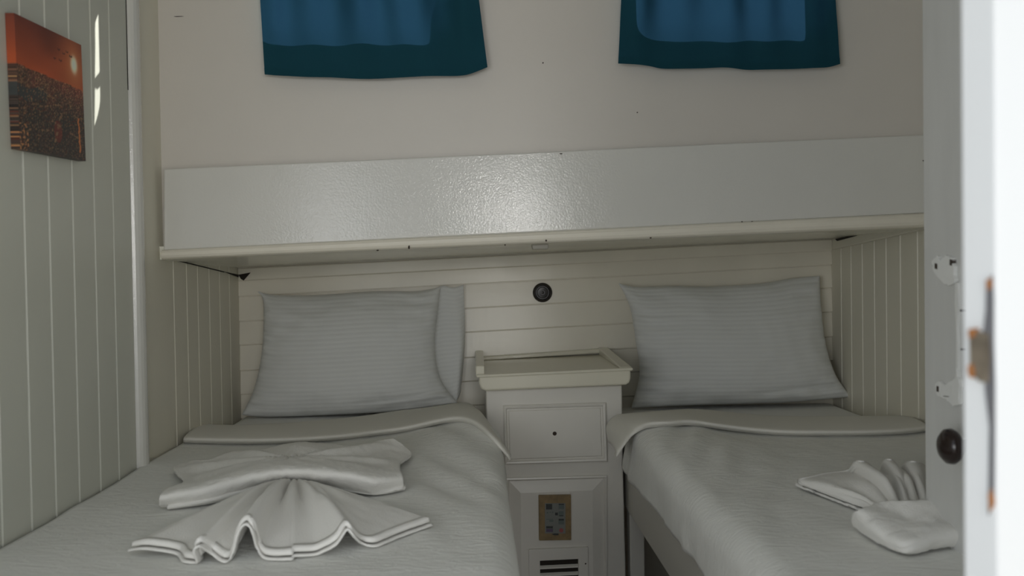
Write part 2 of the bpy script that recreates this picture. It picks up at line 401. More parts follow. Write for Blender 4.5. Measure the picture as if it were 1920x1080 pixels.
# upper wall with two rounded window openings
def rrect(x0, x1, z0, z1, r, n=8):
    out = []
    for cx, cz, a in ((x1 - r, z0 + r, -90), (x1 - r, z1 - r, 0), (x0 + r, z1 - r, 90), (x0 + r, z0 + r, 180)):
        for i in range(n + 1):
            t = math.radians(a + 90 * i / n); out.append((cx + r * math.cos(t), cz + r * math.sin(t)))
    return out
edge_x = PY(487, 0, 2.195).x                         # left edge of the left curtain
ex = sun_dir.x / sun_dir.y
w1x0 = edge_x + (YU - 2.195) * ex - 0.016
w1x1 = PY(851, 40, YU).x; w2x0 = PY(1211, 40, YU).x; w2x1 = PY(1543, 40, YU).x
w1z = PY(680, 72, YU).z; w2z = PY(1380, 66, YU).z
holes = [rrect(w1x0, w1x1, w1z, w1z + 0.40, 0.05), rrect(w2x0, w2x1, w2z, w2z + 0.40, 0.05)]
def plate_with_holes(outer, holes, y0, y1):
    loops = [[Vector((x, y0, z)) for x, z in L] for L in [outer] + holes]
    tris = tessellate_polygon(loops); flat = [p for L in loops for p in L]; n = len(flat)
    v = flat + [p + Vector((0, y1 - y0, 0)) for p in flat]
    f = [tuple(t) for t in tris] + [tuple(i + n for i in reversed(t)) for t in tris]
    k = 0
    for L in loops:
        c = len(L); f += [(k + i, k + (i + 1) % c, k + (i + 1) % c + n, k + i + n) for i in range(c)]; k += c
    return Mesh().add(v, f)
wu = plate_with_holes([(XL, ZC + 0.07), (XR, ZC + 0.15), (XR, ZC + 0.98), (XL, ZC + 0.98)], holes, YU, YU + 0.03).out('wall_upper', m_upper)
tag(wu, 'off-white upper wall with two curtained windows above the ledge', 'wall', kind='structure')
mk = Mesh(); chip(mk, 1018, 118, 3, 3, YU, 0.001); chip(mk, 1195, 211, 2.5, 2.5, YU, 0.001); chip(mk, 334, 31, 20, 1.4, YU, 0.0006)
mk.out('paint_marks', m_chip, wu)
for i, (x0, x1, z0) in enumerate(((w1x0, w1x1, w1z), (w2x0, w2x1, w2z))):
    fr = plate_with_holes(rrect(x0 - 0.025, x1 + 0.025, z0 - 0.025, z0 + 0.425, 0.07), [rrect(x0, x1, z0, z0 + 0.40, 0.05)], YU + 0.03, YU + 0.042)
    w = tag(fr.out('window_%d' % (i + 1), m_post), ('rounded window behind the left curtain', 'rounded window behind the right curtain')[i], 'window', kind='structure')
    Mesh().prism([(x, YU + 0.034, z) for x, z in rrect(x0 - 0.004, x1 + 0.004, z0 - 0.004, z0 + 0.404, 0.05)], (0, 0.003, 0)).out('pane', m_glass, w)
    if i == 0:
        tgt = PX(183, 152, XL); q = tgt - sun_dir * ((YU + 0.012 - tgt.y) / -sun_dir.y)
        Mesh().box(x0 - 0.004, x0 + 0.021, YU + 0.006, YU + 0.018, q.z - 0.012, q.z + 0.008).out('sun_notch_block', m_steel, w)  # added block, out of view, that cuts the notch in the sun sliver

# front wall with the doorway the photograph looks through
XJ = PY(1868, 540, 0.55).x
SJ = 0.5; yj = (XJ + SJ * 0.55) / (931 / F + SJ); xj2 = 931 / F * yj
fw = Mesh().box(-0.80, -0.70, 0.55, 0.582, 0, ZC + 0.98).prism([(XJ, 0.55, 0), (xj2, yj, 0), (1.20, yj + 0.01, 0), (1.20, 0.55, 0)], (0, 0, ZC + 0.98)).box(-0.70, XJ, 0.55, 0.582, ZC + 0.72, ZC + 0.98)
fwo = tag(fw.out('wall_front', m_post, bevel=0.0015), 'bright white door post and wall at the right edge, close to the viewer', 'wall', kind='structure')
# rusty hinge plate and shade-dark worn channel on the reveal of the near post
NJ = Vector((-(yj - 0.55), (xj2 - XJ), 0)).normalized()
def rv(px, py):
    d = ray(px, py); return EYE + d * ((Vector((XJ, 0.55, ZC)) - EYE).dot(NJ) / d.dot(NJ))
def onrev(name, m, pts, th, lab=None):
    o = Mesh().prism([rv(*p) for p in pts], NJ * th).out(name, m, fwo)
    if lab: part_label(o, lab)
    return o
onrev('worn_shadow_channel', m_oldwood_shadow, [(1851, 528), (1862, 516), (1864, 560), (1864, 640), (1866, 720), (1866, 800), (1865, 930), (1855, 966), (1857, 800), (1849, 735), (1845, 625), (1850, 580)], 0.0012, 'dark strip of worn wood coloured like a groove in shadow')  # the groove's shadow is put into the dark wood colour
hp = onrev('hinge_plate', m_steel, [(1823, 617), (1857, 625), (1860, 668), (1857, 716), (1843, 716), (1824, 697)], 0.003, 'rusty brown steel hinge plate')
def sub_rev(m, pts, th, name):
    return Mesh().prism([rv(*p) for p in pts], NJ * th).out(name, m, fwo)
part_label(sub_rev(m_rust, [(1822, 685), (1830, 682), (1834, 700), (1829, 708), (1823, 702)], 0.0042, 'rust_patch'), 'orange rust patch')
sub_rev(m_rust, [(1823, 617), (1836, 615), (1834, 630), (1824, 634)], 0.0042, 'rust_patch')
sub_rev(m_rust, [(1856, 925), (1864, 915), (1866, 945), (1858, 958)], 0.002, 'rust_patch')
sub_rev(m_rust, [(1852, 526), (1862, 520), (1863, 538), (1854, 545)], 0.002, 'rust_patch')

# grey-white inner door, opened into the cabin, its face edge-on to the viewer
XD = 0.68
yd1 = y_of(1747, XD); 
dr = Mesh().box(XD, XD + 0.036, 0.62, yd1, 0.02, ZC + 0.90).out('door_1', m_door, bevel=0.002)
tag(dr, 'grey-white door opened inward at the right, seen edge-on, with a dark knob', 'door', kind='structure')
def kd(px, py): return PX(px, py, XD)
kc = kd(1826, 836)
kn = Mesh().lathe(kc, (-1, 0, 0), [(0.017, 0.0), (0.017, 0.003), (0.010, 0.006), (0.009, 0.016), (0.013, 0.021), (0.021, 0.025), (0.0245, 0.031), (0.0235, 0.038), (0.017, 0.044), (0.008, 0.047), (0.001, 0.0478)], 40).out('door_knob', m_brown, dr, smooth=True)
part_label(kn, 'round dark brown knob')
def wob(pts, n=4, amp=1.6):
    out = []
    for (x0, y0), (x1, y1) in zip(pts, pts[1:] + pts[:1]):
        for i in range(n):
            t = i / n; out.append((x0 + (x1 - x0) * t + random.uniform(-amp, amp) * (i > 0), y0 + (y1 - y0) * t + random.uniform(-amp, amp) * (i > 0)))
    return out
def flake(pts, th=0.006):
    o = Mesh().prism([kd(*p) for p in wob(pts)], (-th, 0, 0)).out('old_lock_mark', m_flake, dr, bevel=0.002, seg=3)
    return o
part_label(flake([(1754, 488), (1764, 479), (1770, 490), (1780, 478), (1792, 484), (1796, 505), (1797, 528), (1786, 536), (1772, 527), (1757, 508)]), 'lump of old paint left round a removed lock')
flake([(1760, 722), (1768, 714), (1778, 722), (1798, 708), (1800, 690), (1806, 712), (1806, 758), (1794, 762), (1780, 748), (1764, 742)])
flake([(1796, 530), (1800, 530), (1801, 700), (1797, 704)], 0.004)
hl = Mesh()
for px, py, w, h in ((1763, 499, 4, 11), (1791, 492, 3.5, 12), (1766, 729, 3.5, 11), (1782, 743, 10, 2)):
    hl.prism([kd(px - w / 2, py - h / 2), kd(px + w / 2, py - h / 2 + 1), kd(px + w / 2, py + h / 2), kd(px - w / 2, py + h / 2 - 1)], (-0.0068, 0, 0))
for px0, px1, py in ((1799, 1828, 583), (1802, 1830, 656)):
    hl.prism([kd(px0, py - 3), kd(px1, py - 3), kd(px1, py + 3 if py < 600 else py + 1), kd(px0, py + 1)], (-0.0008, 0, 0))
part_label(hl.out('screw_holes', m_chip, dr), 'dark nail holes and slots left by the old lock')
# dark gap in the corner of the alcove
gp = Mesh()
gp.prism([PY(447, 515, 2.905), PY(470, 511, 2.905), PY(463, 519, 2.905), PY(457, 526, 2.905), PY(452, 523, 2.905)], (0, -0.002, 0))
gp.prism([PX(418, 509, XL + 0.001), PX(446, 515, XL + 0.001), PX(450, 521, XL + 0.001), PX(436, 516, XL + 0.001)], (0.002, 0, 0))
gp.prism([PX(1566, 448, XR - 0.013), PX(1605, 440, XR - 0.013), PX(1607, 442, XR - 0.013), PX(1570, 452, XR - 0.013)], (-0.001, 0, 0))
gp.prism([PX(332, 487.5, XL + 0.001), PX(420, 509, XL + 0.001), PX(420, 511, XL + 0.001), PX(332, 489.5, XL + 0.001)], (0.001, 0, 0))
part_label(gp.out('corner_gaps', m_dirt_shade, led), 'dark open gaps in the corners under the ledge')

# ------------------------------------------------------------------ canvas print on the left wall
def srgb(c): return tuple(((x / 255 + 0.055) / 1.055) ** 2.4 if x > 10 else x / 255 / 12.92 for x in c)
def canvas():
    c = [PX(31, 27, XL + 0.0145), PX(156.5, 87, XL + 0.0145), PX(156.5, 301, XL + 0.0145), PX(33, 278, XL + 0.0145)]
    mid = sum(c, Vector()) / 4
    W = ((c[1] - c[0]).length + (c[2] - c[3]).length) / 2; H = ((c[3] - c[0]).length + (c[2] - c[1]).length) / 2
    tilt = math.atan2(c[1].z - c[0].z, c[1].y - c[0].y)
    ud = Vector((0, math.cos(tilt), math.sin(tilt))); vd = Vector((0, -math.sin(tilt), math.cos(tilt)))
    nu, nv = 130, 120; v = []; col = []; random.seed(3)
    birds = [(0.62, 0.875), (0.70, 0.86), (0.75, 0.885), (0.81, 0.86), (0.55, 0.79), (0.64, 0.79)]
    streets = [((0.0, 0.5), (0.45, 0.56)), ((0.25, 0.52), (0.6, 0.44)), ((0.0, 0.30), (0.6, 0.42)), ((0.5, 0.10), (0.62, 0.36)), ((0.1, 0.16), (0.5, 0.2)), ((0.6, 0.42), (1.0, 0.33)), ((0.45, 0.28), (0.9, 0.18))]
    def paint(u, w):
        hz = 0.635 - 0.03 * u + 0.006 * nz(u * 9, 0.3)
        if w > hz:
            t = (w - hz) / (1 - hz)
            k = 0.85 + 0.12 * nz(u * 3, w * 7, 2)
            c0 = Vector((176, 80, 40)); c1 = Vector((108, 52, 38)); cc = c0.lerp(c1, t) * k
            d = math.hypot((u - 0.86) * 1.33, w - 0.80)
            g = math.exp(-(d / 0.30) ** 2); cc = cc.lerp(Vector((176, 100, 52)), 0.6 * g)
            g = math.exp(-(d / 0.13) ** 2); cc = cc.lerp(Vector((170, 112, 80)), 0.75 * g)
            g = math.exp(-(d / 0.075) ** 4); cc = cc.lerp(Vector((205, 205, 180)), g)
            for bx, by in birds:
                dx = abs(u - bx); dy = w - by - 0.35 * dx + 0.004
                if dx < 0.02 and abs(dy) < 0.006: cc = Vector((60, 30, 22))
            return cc
        depth = (hz - w) / hz
        s = 60 - 35 * depth
        a = nz(u * s * 1.3, w * s * 2, 5); b = nz(u * s * 2.6 + 9, w * s * 4, 1)
        base = Vector((84, 50, 38)).lerp(Vector((40, 33, 29)), min(1, depth * 2.2))
        cc = base * (1.1 + 1.2 * a + 1.0 * b); cc.x *= 1 + 0.25 * nz(u * 6, w * 6, 3)
        if 0.40 < w + 0.05 * nz(u * 4, 1) < 0.50 and u < 0.40 + 0.1 * nz(w * 20, 3): cc = cc.lerp(Vector((44, 50, 50)), 0.85)
        if b > 0.30 and a > -0.05: cc = Vector((160, 122, 84)) * (1 - 0.4 * depth)
        if a < -0.42: cc = Vector((96, 40, 24)) * (1 - 0.3 * depth)
        dd = math.hypot((u - 0.56) * 1.6, (w - 0.20) * 1.1)
        if dd < 0.10: cc = cc.lerp(Vector((110, 34, 22)), 0.6)
        for (ax, ay), (bx, by) in streets:
            t = ((u - ax) * (bx - ax) + (w - ay) * (by - ay)) / ((bx - ax) ** 2 + (by - ay) ** 2)
            if 0 < t < 1 and abs((w - ay - t * (by - ay))) < 0.006 and nz(u * 30, w * 30) > 0.05: cc = Vector((112, 84, 62))
        if abs(u - 0.905 - 0.02 * nz(0, w * 14)) < 0.012 and 0.06 < w < 0.36: cc = Vector((165, 96, 48))
        if u < 0.12 and w < 0.2 and nz(u * 40, w * 60) > 0.2: cc = Vector((160, 110, 70))
        return cc
    for j in range(nv):
        for i in range(nu):
            u, w = i / (nu - 1), j / (nv - 1)
            v.append(mid + ud * (u - 0.5) * W + vd * (w - 0.5) * H); col.append(paint(u, w))
    f = [(j * nu + i, j * nu + i + 1, (j + 1) * nu + i + 1, (j + 1) * nu + i) for j in range(nv - 1) for i in range(nu - 1)]
    n = nu * nv
    ring = list(range(nu)) + [j * nu + nu - 1 for j in range(1, nv)] + [(nv - 1) * nu + i for i in range(nu - 2, -1, -1)] + [j * nu for j in range(nv - 2, 0, -1)]
    v += [v[i] - Vector((0.014, 0, 0)) for i in ring]; col += [col[i] for i in ring]
    m = len(ring); f += [(ring[i], ring[(i + 1) % m], n + (i + 1) % m, n + i) for i in range(m)] + [tuple(range(n, n + m))]
    o = link('canvas_print', v, f, m_print)
    at = o.data.color_attributes.new('print', 'FLOAT_COLOR', 'POINT')
    for i, c_ in enumerate(col): at.data[i].color = (*srgb([max(0, min(255, x * 1.32)) for x in c_]), 1)
    return tag(o, 'canvas print of an orange sunset over a dark city on the left wall', 'picture')
canvas()
random.seed(11)

# ------------------------------------------------------------------ curtains
def curtain(name, label, bottom, lt, rt, phase, pleats):
    """bottom: pixel line of the hem; lt / rt: pixel x of the side edges at the top of the photo"""
    bot = [PY(x, y, 2.192) for x, y in bottom]
    b = resample(bot, 90); L0, R0 = PY(lt, 0, 2.192), PY(rt, 0, 2.192)
    zt = L0.z + 0.36
    top = []
    for i in range(90):
        t = i / 89; x = L0.x + (R0.x - L0.x) * t; xb = b[i].x
        k = (zt - b[i].z) / (L0.z - b[i].z); top.append(Vector((xb + (x - xb) * k, 2.192, zt)))
    nv = 60
    def fn(u, w):
        i = u * 89; i0 = int(i); i1 = min(89, i0 + 1); fr = i - i0
        p = b[i0].lerp(b[i1], fr).lerp(top[i0].lerp(top[i1], fr), w)
        e = sst(0, 0.12, u) * sst(0, 0.12, 1 - u)
        wv = 0.6 * math.sin(u * pleats * 2 * math.pi + phase + 0.8 * nz(u * 3, w * 1.5)) + 0.4 * math.sin(u * pleats * 3.1 + 1.7 * phase)
        p.x -= 0.03 * sst(0.095, 0.125, p.z - L0.z) * (1 - sst(0, 0.3, u))
        p.y += (0.003 + 0.018 * sst(0.02, 0.4, w)) * wv * (0.3 + 0.7 * e) + 0.003 * nz(u * 9, w * 6, phase) * sst(0, 0.2, w)
        return p
    g = Mesh().grid(140, nv, fn)
    root = empty(name, (0.5 * (b[0].x + b[-1].x), 2.192, min(p.z for p in b)), label, 'curtain', 'blue window curtains')
    o = g.out('cloth', m_curtain, root, smooth=True)
    hem = Mesh().grid(140, 5, lambda u, w: fn(u, 0.028 * w) + Vector((0, -0.0016, 0)))
    hem.out('hem', m_curtain, root, smooth=True)
    Mesh().lathe((L0.x - 0.09, 2.19, zt - 0.004), (1, 0, 0), [(0.004, 0), (0.004, R0.x - L0.x + 0.14)], 12).out('curtain_rod', m_post, root, smooth=True)
    return root
curtain('curtain', 'blue curtain over the left window, hem lowest in the middle',
        [(496.3, 139.5), (530, 142), (564, 144), (610, 145), (653, 147), (713, 147.5), (766, 144.5), (820, 142.5), (864, 141.5), (884, 138), (914, 126)], 487, 898, 0.6, 5)
curtain('curtain', 'blue curtain over the right window, with a wavy hem',
        [(1159, 119), (1190, 121), (1218.5, 124), (1242, 128.5), (1280, 129), (1313, 128), (1358, 127), (1396, 130.5), (1425, 130.5), (1455, 130), (1524, 128), (1553, 126), (1575, 120)], 1165, 1568, 2.1, 5)

# ------------------------------------------------------------------ round fitting on the back wall and small fitting under the ledge
sc = PY(1017, 548.5, YB - 0.002)
so = empty('wall_socket', sc - Vector((0, 0, 0.031)), 'round dark brown socket on the boarded wall above the nightstand', 'socket')
Mesh().lathe(sc, (0, -1, 0), [(0.0305, 0), (0.0305, 0.006), (0.028, 0.010), (0.0235, 0.012), (0.0225, 0.010), (0.0215, 0.006), (0.001, 0.006)], 40).out('ring', m_bark, so, smooth=False, bevel=0.0006)
Mesh().lathe(sc - Vector((0, 0.006, 0)), (0, -1, 0), [(0.0175, 0), (0.0175, 0.003), (0.016, 0.005), (0.009, 0.0055), (0.0085, 0.004), (0.004, 0.004), (0.0035, 0.007), (0.001, 0.0075)], 36).out('insert', m_bark, so, smooth=False)
lf = Mesh().ppx([(997, 459), (1029, 458), (1028, 467), (999, 468)], 2.20, 2.225)
tag(lf.out('catch_block', mat('brown_grey_block', (0.34, 0.32, 0.27), 0.5), bevel=0.002), 'small grey block under the middle of the ledge', 'catch')

# ------------------------------------------------------------------ nightstand
YN = 2.48
ns = empty('nightstand', (0.21, 2.69, 0), 'cream nightstand with tray top between the two beds', 'nightstand')
xl, xr = PY(912, 780, YN).x, PY(1167, 780, YN).x
ztop = PY(1040, 728, YN).z
Mesh().prism([(xl, YN, 0), (xr + 0.006, YN, 0), (xr, YN, PY(1167, 870, YN).z), (xr, YN, PY(1167, 722, YN).z), (xl, YN, PY(912, 732, YN).z)], (0, 2.912 - YN, 0)).out('body', m_stand, ns, bevel=0.004)
# tray top: apron slab, side rails that taper to the front, back rail
tt = Mesh().ppx([(898, 706), (1183, 692), (1183, 710), (1180, 718), (1174, 722), (911, 733.5), (902, 730), (898, 720)], YN - 0.03, 2.915)
tray = tt.out('tray_top', m_tray, ns, bevel=0.006, seg=3)
Mesh().ppx([(893, 703), (1187, 689.5), (1187, 695), (893, 708.5)], YN - 0.036, YN - 0.02).out('front_lip', m_tray, tray, bevel=0.003)
def rail(px_front, pxf2, hf, hb, y0, y1):
    a = PY(px_front[0], px_front[1], y0); b = PY(pxf2[0], pxf2[1], y0)
    z0 = min(a.z, b.z) - 0.003
    v = [(a.x, y0, z0), (b.x, y0, z0), (b.x, y0, a.z + hf), (a.x, y0, a.z + hf), (a.x, y1, z0), (b.x, y1, z0), (b.x, y1, a.z + hb), (a.x, y1, a.z + hb)]
    return Mesh().add(v, [(0, 1, 2, 3), (7, 6, 5, 4), (0, 4, 5, 1), (1, 5, 6, 2), (2, 6, 7, 3), (3, 7, 4, 0)])
rail((892, 703), (909, 703), 0.024, 0.026, 2.462, 2.914).out('side_rail', m_tray, tray, bevel=0.003)
rail((1163, 690), (1185, 690), 0.003, 0.018, 2.462, 2.914).out('side_rail', m_tray, tray, bevel=0.003)
Mesh().ppx([(905, 676), (1128, 662), (1128, 654), (905, 669)], 2.885, 2.914).out('back_rail', m_tray, tray, bevel=0.003)
def ringpanel(name, m, quad, rings, parent, y=YN):
    """stepped face: rings = (inset px, y offset)"""
    cxp = sum(p[0] for p in quad) / 4; cyp = sum(p[1] for p in quad) / 4; v = []
    for ins, dy in rings:
        for px, py in quad:
            v.append(PY(px + (ins if px < cxp else -ins), py + (ins if py < cyp else -ins), y) + Vector((0, dy, 0)))
    f = [(4 * k + i, 4 * k + (i + 1) % 4, 4 * k + 4 + (i + 1) % 4, 4 * k + 4 + i) for k in range(len(rings) - 1) for i in range(4)]
    f += [(0, 1, 2, 3), tuple(4 * (len(rings) - 1) + i for i in range(4))]
    return Mesh().add(v, f).out(name, m, parent)
drw = ringpanel('drawer', m_stand, [(943.5, 760), (1135, 754.5), (1138, 864), (946, 870)], [(0, 0.004), (0, -0.009), (2, -0.011), (5, -0.010), (7, -0.005), (9, -0.005), (11, -0.008), (14, -0.008)], ns)
kh = PY(1039.5, 812, YN) + Vector((0, -0.008, 0))
Mesh().lathe(kh, (0, -1, 0), [(0.0055, 0), (0.005, 0.0005), (0.001, 0.0006)], 14).out('knob_hole', m_chip, drw)
dor = ringpanel('door', m_stand, [(949, 895.5), (1137, 890.5), (1139, 1290), (952, 1296)], [(0, 0.004), (0, -0.008), (3, -0.009), (6, -0.003), (8, -0.004), (27, -0.012), (29, -0.012)], ns)
# air-conditioning control panel and vent grille on the door
yp = YN - 0.012
cp = Mesh().ppx([(1009.5, 927.5), (1070, 926.5), (1070.5, 1011), (1010.5, 1012)], yp, yp - 0.009).out('control_panel', m_gold, ns, bevel=0.0015)
part_label(cp, 'tan control panel with small dark buttons')
yk = yp - 0.009
def cpx(x, y): return (980 + x / 6, 900 + y / 6)
def small(name, m, x0, x1, y0, y1, th=0.0016, bev=0.0004):
    return Mesh().ppx([cpx(x0, y0), cpx(x1, y0), cpx(x1, y1), cpx(x0, y1)], yk - th, yk + 0.0006).out(name, m, cp, bevel=bev)
small('membrane', m_grey, 250, 482, 262, 602, 0.0008)
small('display', m_button, 263, 332, 270, 332)
for x0, x1, y0, y1, mm in ((405, 465, 268, 328, m_green), (407, 460, 352, 408, m_green), (405, 465, 440, 500, m_green), (265, 340, 520, 545, m_button), (265, 340, 552, 585, m_purple)):
    small('button', mm, x0, x1, y0, y1)
for x0, x1, y0, y1 in ((405, 465, 268, 280), (405, 465, 438, 456), (414, 458, 398, 408), (365, 396, 368, 398)):
    small('button_mark', m_button, x0, x1, y0, y1, 0.0022)
for x0, x1, y0, y1 in ((270, 288, 360, 376), (302, 318, 358, 368), (330, 346, 356, 370), (265, 342, 438, 446), (300, 345, 452, 470), (335, 352, 606, 618), (352, 404, 602, 622)):
    small('printed_mark', m_green if y0 < 600 else m_button, x0, x1, y0, y1, 0.0012, 0)
rc = PY(*cpx(434, 565), yk)
part_label(Mesh().lathe(rc, (0, -1, 0), [(0.0056, -0.0005), (0.0056, 0.0018), (0.0034, 0.0018), (0.0034, 0.0010), (0.0005, 0.0010)], 20).out('power_button', m_red, cp), 'small red power ring')
vq = [(991, 1029), (1102, 1024.5), (1104, 1150), (993, 1154)]
oq = [(1012, 1050), (1083.5, 1046.5), (1085, 1134), (1013.5, 1137)]
v = [PY(x, y, yp) for x, y in vq] + [PY(x, y, yp) + Vector((0, -0.008, 0)) for x, y in vq] + [PY(x, y, yp) + Vector((0, -0.008, 0)) for x, y in oq] + [PY(x, y, yp) for x, y in oq]
f = [tuple(4 * k + i if t == 0 else 0 for t in (0,)) for k in range(0) for i in range(0)]
f = [(4 * k + i, 4 * k + (i + 1) % 4, 4 * k + 4 + (i + 1) % 4, 4 * k + 4 + i) for k in range(3) for i in range(4)]
f += [(12 + i, 12 + (i + 1) % 4, (i + 1) % 4, i) for i in range(4)]
vg = Mesh().add(v, f).out('vent_grille', m_stand, ns, bevel=0.001)
Mesh().ppx([(x, y) for x, y in oq], yp - 0.0006, yp + 0.001).out('vent_opening', m_dirt_shade, vg)  # flat dark sheet; the shade inside the vent is put into its colour
for k in range(6):
    y = 1058.5 + 14 * k
    Mesh().add([PY(1012, y + 2, yp - 0.001), PY(1084, y - 1.5, yp - 0.001), PY(1084, y + 3, yp - 0.008), PY(1012, y + 6.5, yp - 0.008),
                PY(1012, y + 4, yp - 0.001), PY(1084, y + 0.5, yp - 0.001), PY(1084, y + 5.5, yp - 0.008), PY(1012, y + 9, yp - 0.008)],
               [(0, 1, 2, 3), (7, 6, 5, 4), (0, 4, 5, 1), (1, 5, 6, 2), (2, 6, 7, 3), (3, 7, 4, 0)]).out('slat', m_stand, vg)
chip_m = Mesh(); chip(chip_m, 1098, 1057, 3.5, 3, yp - 0.008, 0.001); chip_m.out('screw', m_chip, vg)

# ------------------------------------------------------------------ beds
def bedz(side, X, Y):
    """height of the made-up bed top"""
    if side < 0:
        b = 0.040 * math.exp(-((X + 0.02) / 0.12) ** 2) * sst(1.75, 2.36, Y)
    else:
        b = 0.028 * math.exp(-((X - 0.47) / 0.14) ** 2) * sst(1.75, 2.36, Y)
    return ZB + b + 0.0035 * nz(X * 5, Y * 5, side) + 0.0018 * nz(X * 17, Y * 11, side + 4)
BX = {-1: (XL + 0.006, 0.058), 1: (XR - 0.006, 0.385)}     # wall edge, aisle edge
def bed(side, label):
    xw, xa = BX[side]; s = -side                       # s: direction from the wall to the aisle
    root = empty('bed', ((xw + xa) / 2, 1.8, 0), label, 'bed', 'bunk beds')
    xm = xa - s * 0.018 if side > 0 else xa - s * 0.03
    xfr = 0.402 if side > 0 else 0.018
    m = Mesh().box(min(xw, xfr), max(xw, xfr), 0.70, 2.905, ZB - 0.16, ZB - 0.012)
    m.out('mattress', m_sheet, root, bevel=0.04, seg=5, smooth=True)
    z0 = ZC - 0.655; z1 = ZC - 0.53
    Mesh().box(min(xfr, xfr - s * 0.025), max(xfr, xfr - s * 0.025), 0.68, 2.905, z0, ZC - 0.50).out('side_board', m_frame, root, bevel=0.004)
    Mesh().box(min(xw, xfr - s * 0.026), max(xw, xfr - s * 0.026), 0.70, 2.90, ZB - 0.185, ZB - 0.161).out('base_board', m_frame, root)
    for y in (2.49, 0.80):
        xo = 0.4065 if side > 0 else -0.05
        Mesh().box(xo, xo + 0.04, y, y + 0.045, 0, z0 - 0.0005).out('leg', m_frame, root, bevel=0.003)
    xo = xw - s * 0.0
    for y in (2.49, 0.80):
        Mesh().box(min(xw, xw + s * 0.04), max(xw, xw + s * 0.04), y, y + 0.045, 0, ZB - 0.186).out('leg', m_frame, root, bevel=0.003)
    return root
bed(-1, 'left single bed against the grey boarded wall, mattress under white covers')
bed(1, 'right single bed against the cream boarded wall, its side board showing')

def bedspread(side, label):
    xw, xa = BX[side]; s = -side; R = 0.045; hem = ZC - 0.525; yfar, ynear = 2.43, 0.72
    flat = abs(xa - xw) - R
    nu, nv = 110, 170
    def fn(u, w):
        Y = yfar + (ynear - yfar) * w
        total = flat + R * math.pi / 2 + (ZB - R - hem); d = u * total
        xa = BX[side][1] - s * (0.036 if side < 0 else 0.010) * sst(2.27, 2.36, Y)
        bul = bedz(side, xa - s * 0.06, Y) - ZB
        if d < flat:
            X = xw + s * d; return Vector((X, Y, bedz(side, X, Y) + 0.004))
        if d < flat + R * math.pi / 2:
            t = (d - flat) / R; X = xa - s * R + s * R * math.sin(t)
            return Vector((X, Y, bedz(side, xa - s * R, Y) - R * (1 - math.cos(t)) + 0.004))
        q = (d - flat - R * math.pi / 2) / (ZB - R - hem)
        rip = 0.010 * nz(Y * 7, q * 0.8, 3 + side) + 0.004 * nz(Y * 19, q, 8)
        X = xa + s * (rip * q + 0.012 * q * sst(1.9, 2.4, Y))
        zz = bedz(side, xa - s * R, Y) - R + 0.004
        return Vector((X, Y, zz + (hem + 0.006 * nz(Y * 3, 2, side) - zz) * q))
    g = Mesh().grid(nu, nv, fn)
    # soft diagonal tuck creases near the aisle corner
    for p in g.v:
        k = math.exp(-((p.x - xa + s * 0.10) / 0.10) ** 2)
        p.z += 0.004 * k * math.sin((p.y * 1.0 + s * p.x * 2.2) * 26 + 2 * nz(p.x * 6, p.y * 4)) * sst(1.2, 2.0, p.y)
    o = g.out('bedspread', m_spread, smooth=True, solid=0.004, off=0.0)
    return tag(o, label, 'bedspread', 'white bedspreads')
def band_rows(rows):
    out = []
    for r in rows:
        out.append([PY(a[0], a[1], a[2]) for a in r])
    return out
def folded_band(parent, rows, nu=110):
    g = loft(band_rows(rows), nu, 26)
    return g.out('folded_sheet_edge', m_band, parent, smooth=True, solid=0.004, off=0.0)
def onbed(side, px, py, dz):
    """point on the bed top seen at a pixel, dz above the cover"""
    p = PZ(px, py, ZB + dz)
    for _ in range(6):
        p = PZ(px, py, bedz(side, p.x, p.y) + dz)
    return p
spl = bedspread(-1, 'white bedspread on the left bed, under the fan-folded towel')
spr = bedspread(1, 'white bedspread on the right bed, hanging over its side board')
# turned-down sheet along the top of each bedspread (front lower edge, front upper edge, crown, back)
def tdown(side, parent, front, back, hang_f, hang_b):
    fl = [onbed(side, x, y, 0.009) for x, y in front]
    fu = [onbed(side, x, y - 7, 0.023) + Vector((0, 0.0, 0)) for x, y in front]
    bk = [onbed(side, x, y, 0.010) for x, y in back]
    hl_, hu_, hb_ = [], [], []
    for x, y, Y in hang_f: hl_.append(PY(x, y, Y)); hu_.append(PY(x, y - 4, Y) + Vector((0, 0.012, 0.004)))
    for x, y, Y in hang_b: hb_.append(PY(x, y, Y))
    if side < 0: A, B, Cc = fl + hl_, fu + hu_, bk + hb_
    else: A, B, Cc = hl_[::-1] + fl, hu_[::-1] + fu, hb_[::-1] + bk
    ra_, rb_, rc_ = resample(A, 24), resample(B, 24), resample(Cc, 24)
    under = [p + Vector((0, 0.03, -0.001)) for p in ra_]
    crown = [b.lerp(c, 0.25) + Vector((0, 0, 0.004)) for b, c in zip(rb_, rc_)]
    mid_ = [b.lerp(c, 0.65) + Vector((0, 0, 0.004)) for b, c in zip(rb_, rc_)]
    g = loft([under, ra_, rb_, crown, mid_, rc_], 110, 40)
    return part_label(g.out('folded_sheet_edge', m_band, parent, smooth=True, solid=0.004, off=0.0), 'cream turned-down edge of the sheet')
tdown(-1, spl, [(345, 829), (420, 831), (490, 831), (560, 829), (640, 823), (700, 816), (760, 808), (810, 797), (850, 790), (885, 795)],
      [(378, 796), (440, 798), (520, 795), (600, 789), (680, 781), (740, 772), (800, 765), (850, 758), (878, 757)],
      [(925, 826, 2.13), (945, 849, 2.12), (957, 863, 2.12)], [(905, 778, 2.455), (930, 815, 2.44), (955, 856, 2.43)])
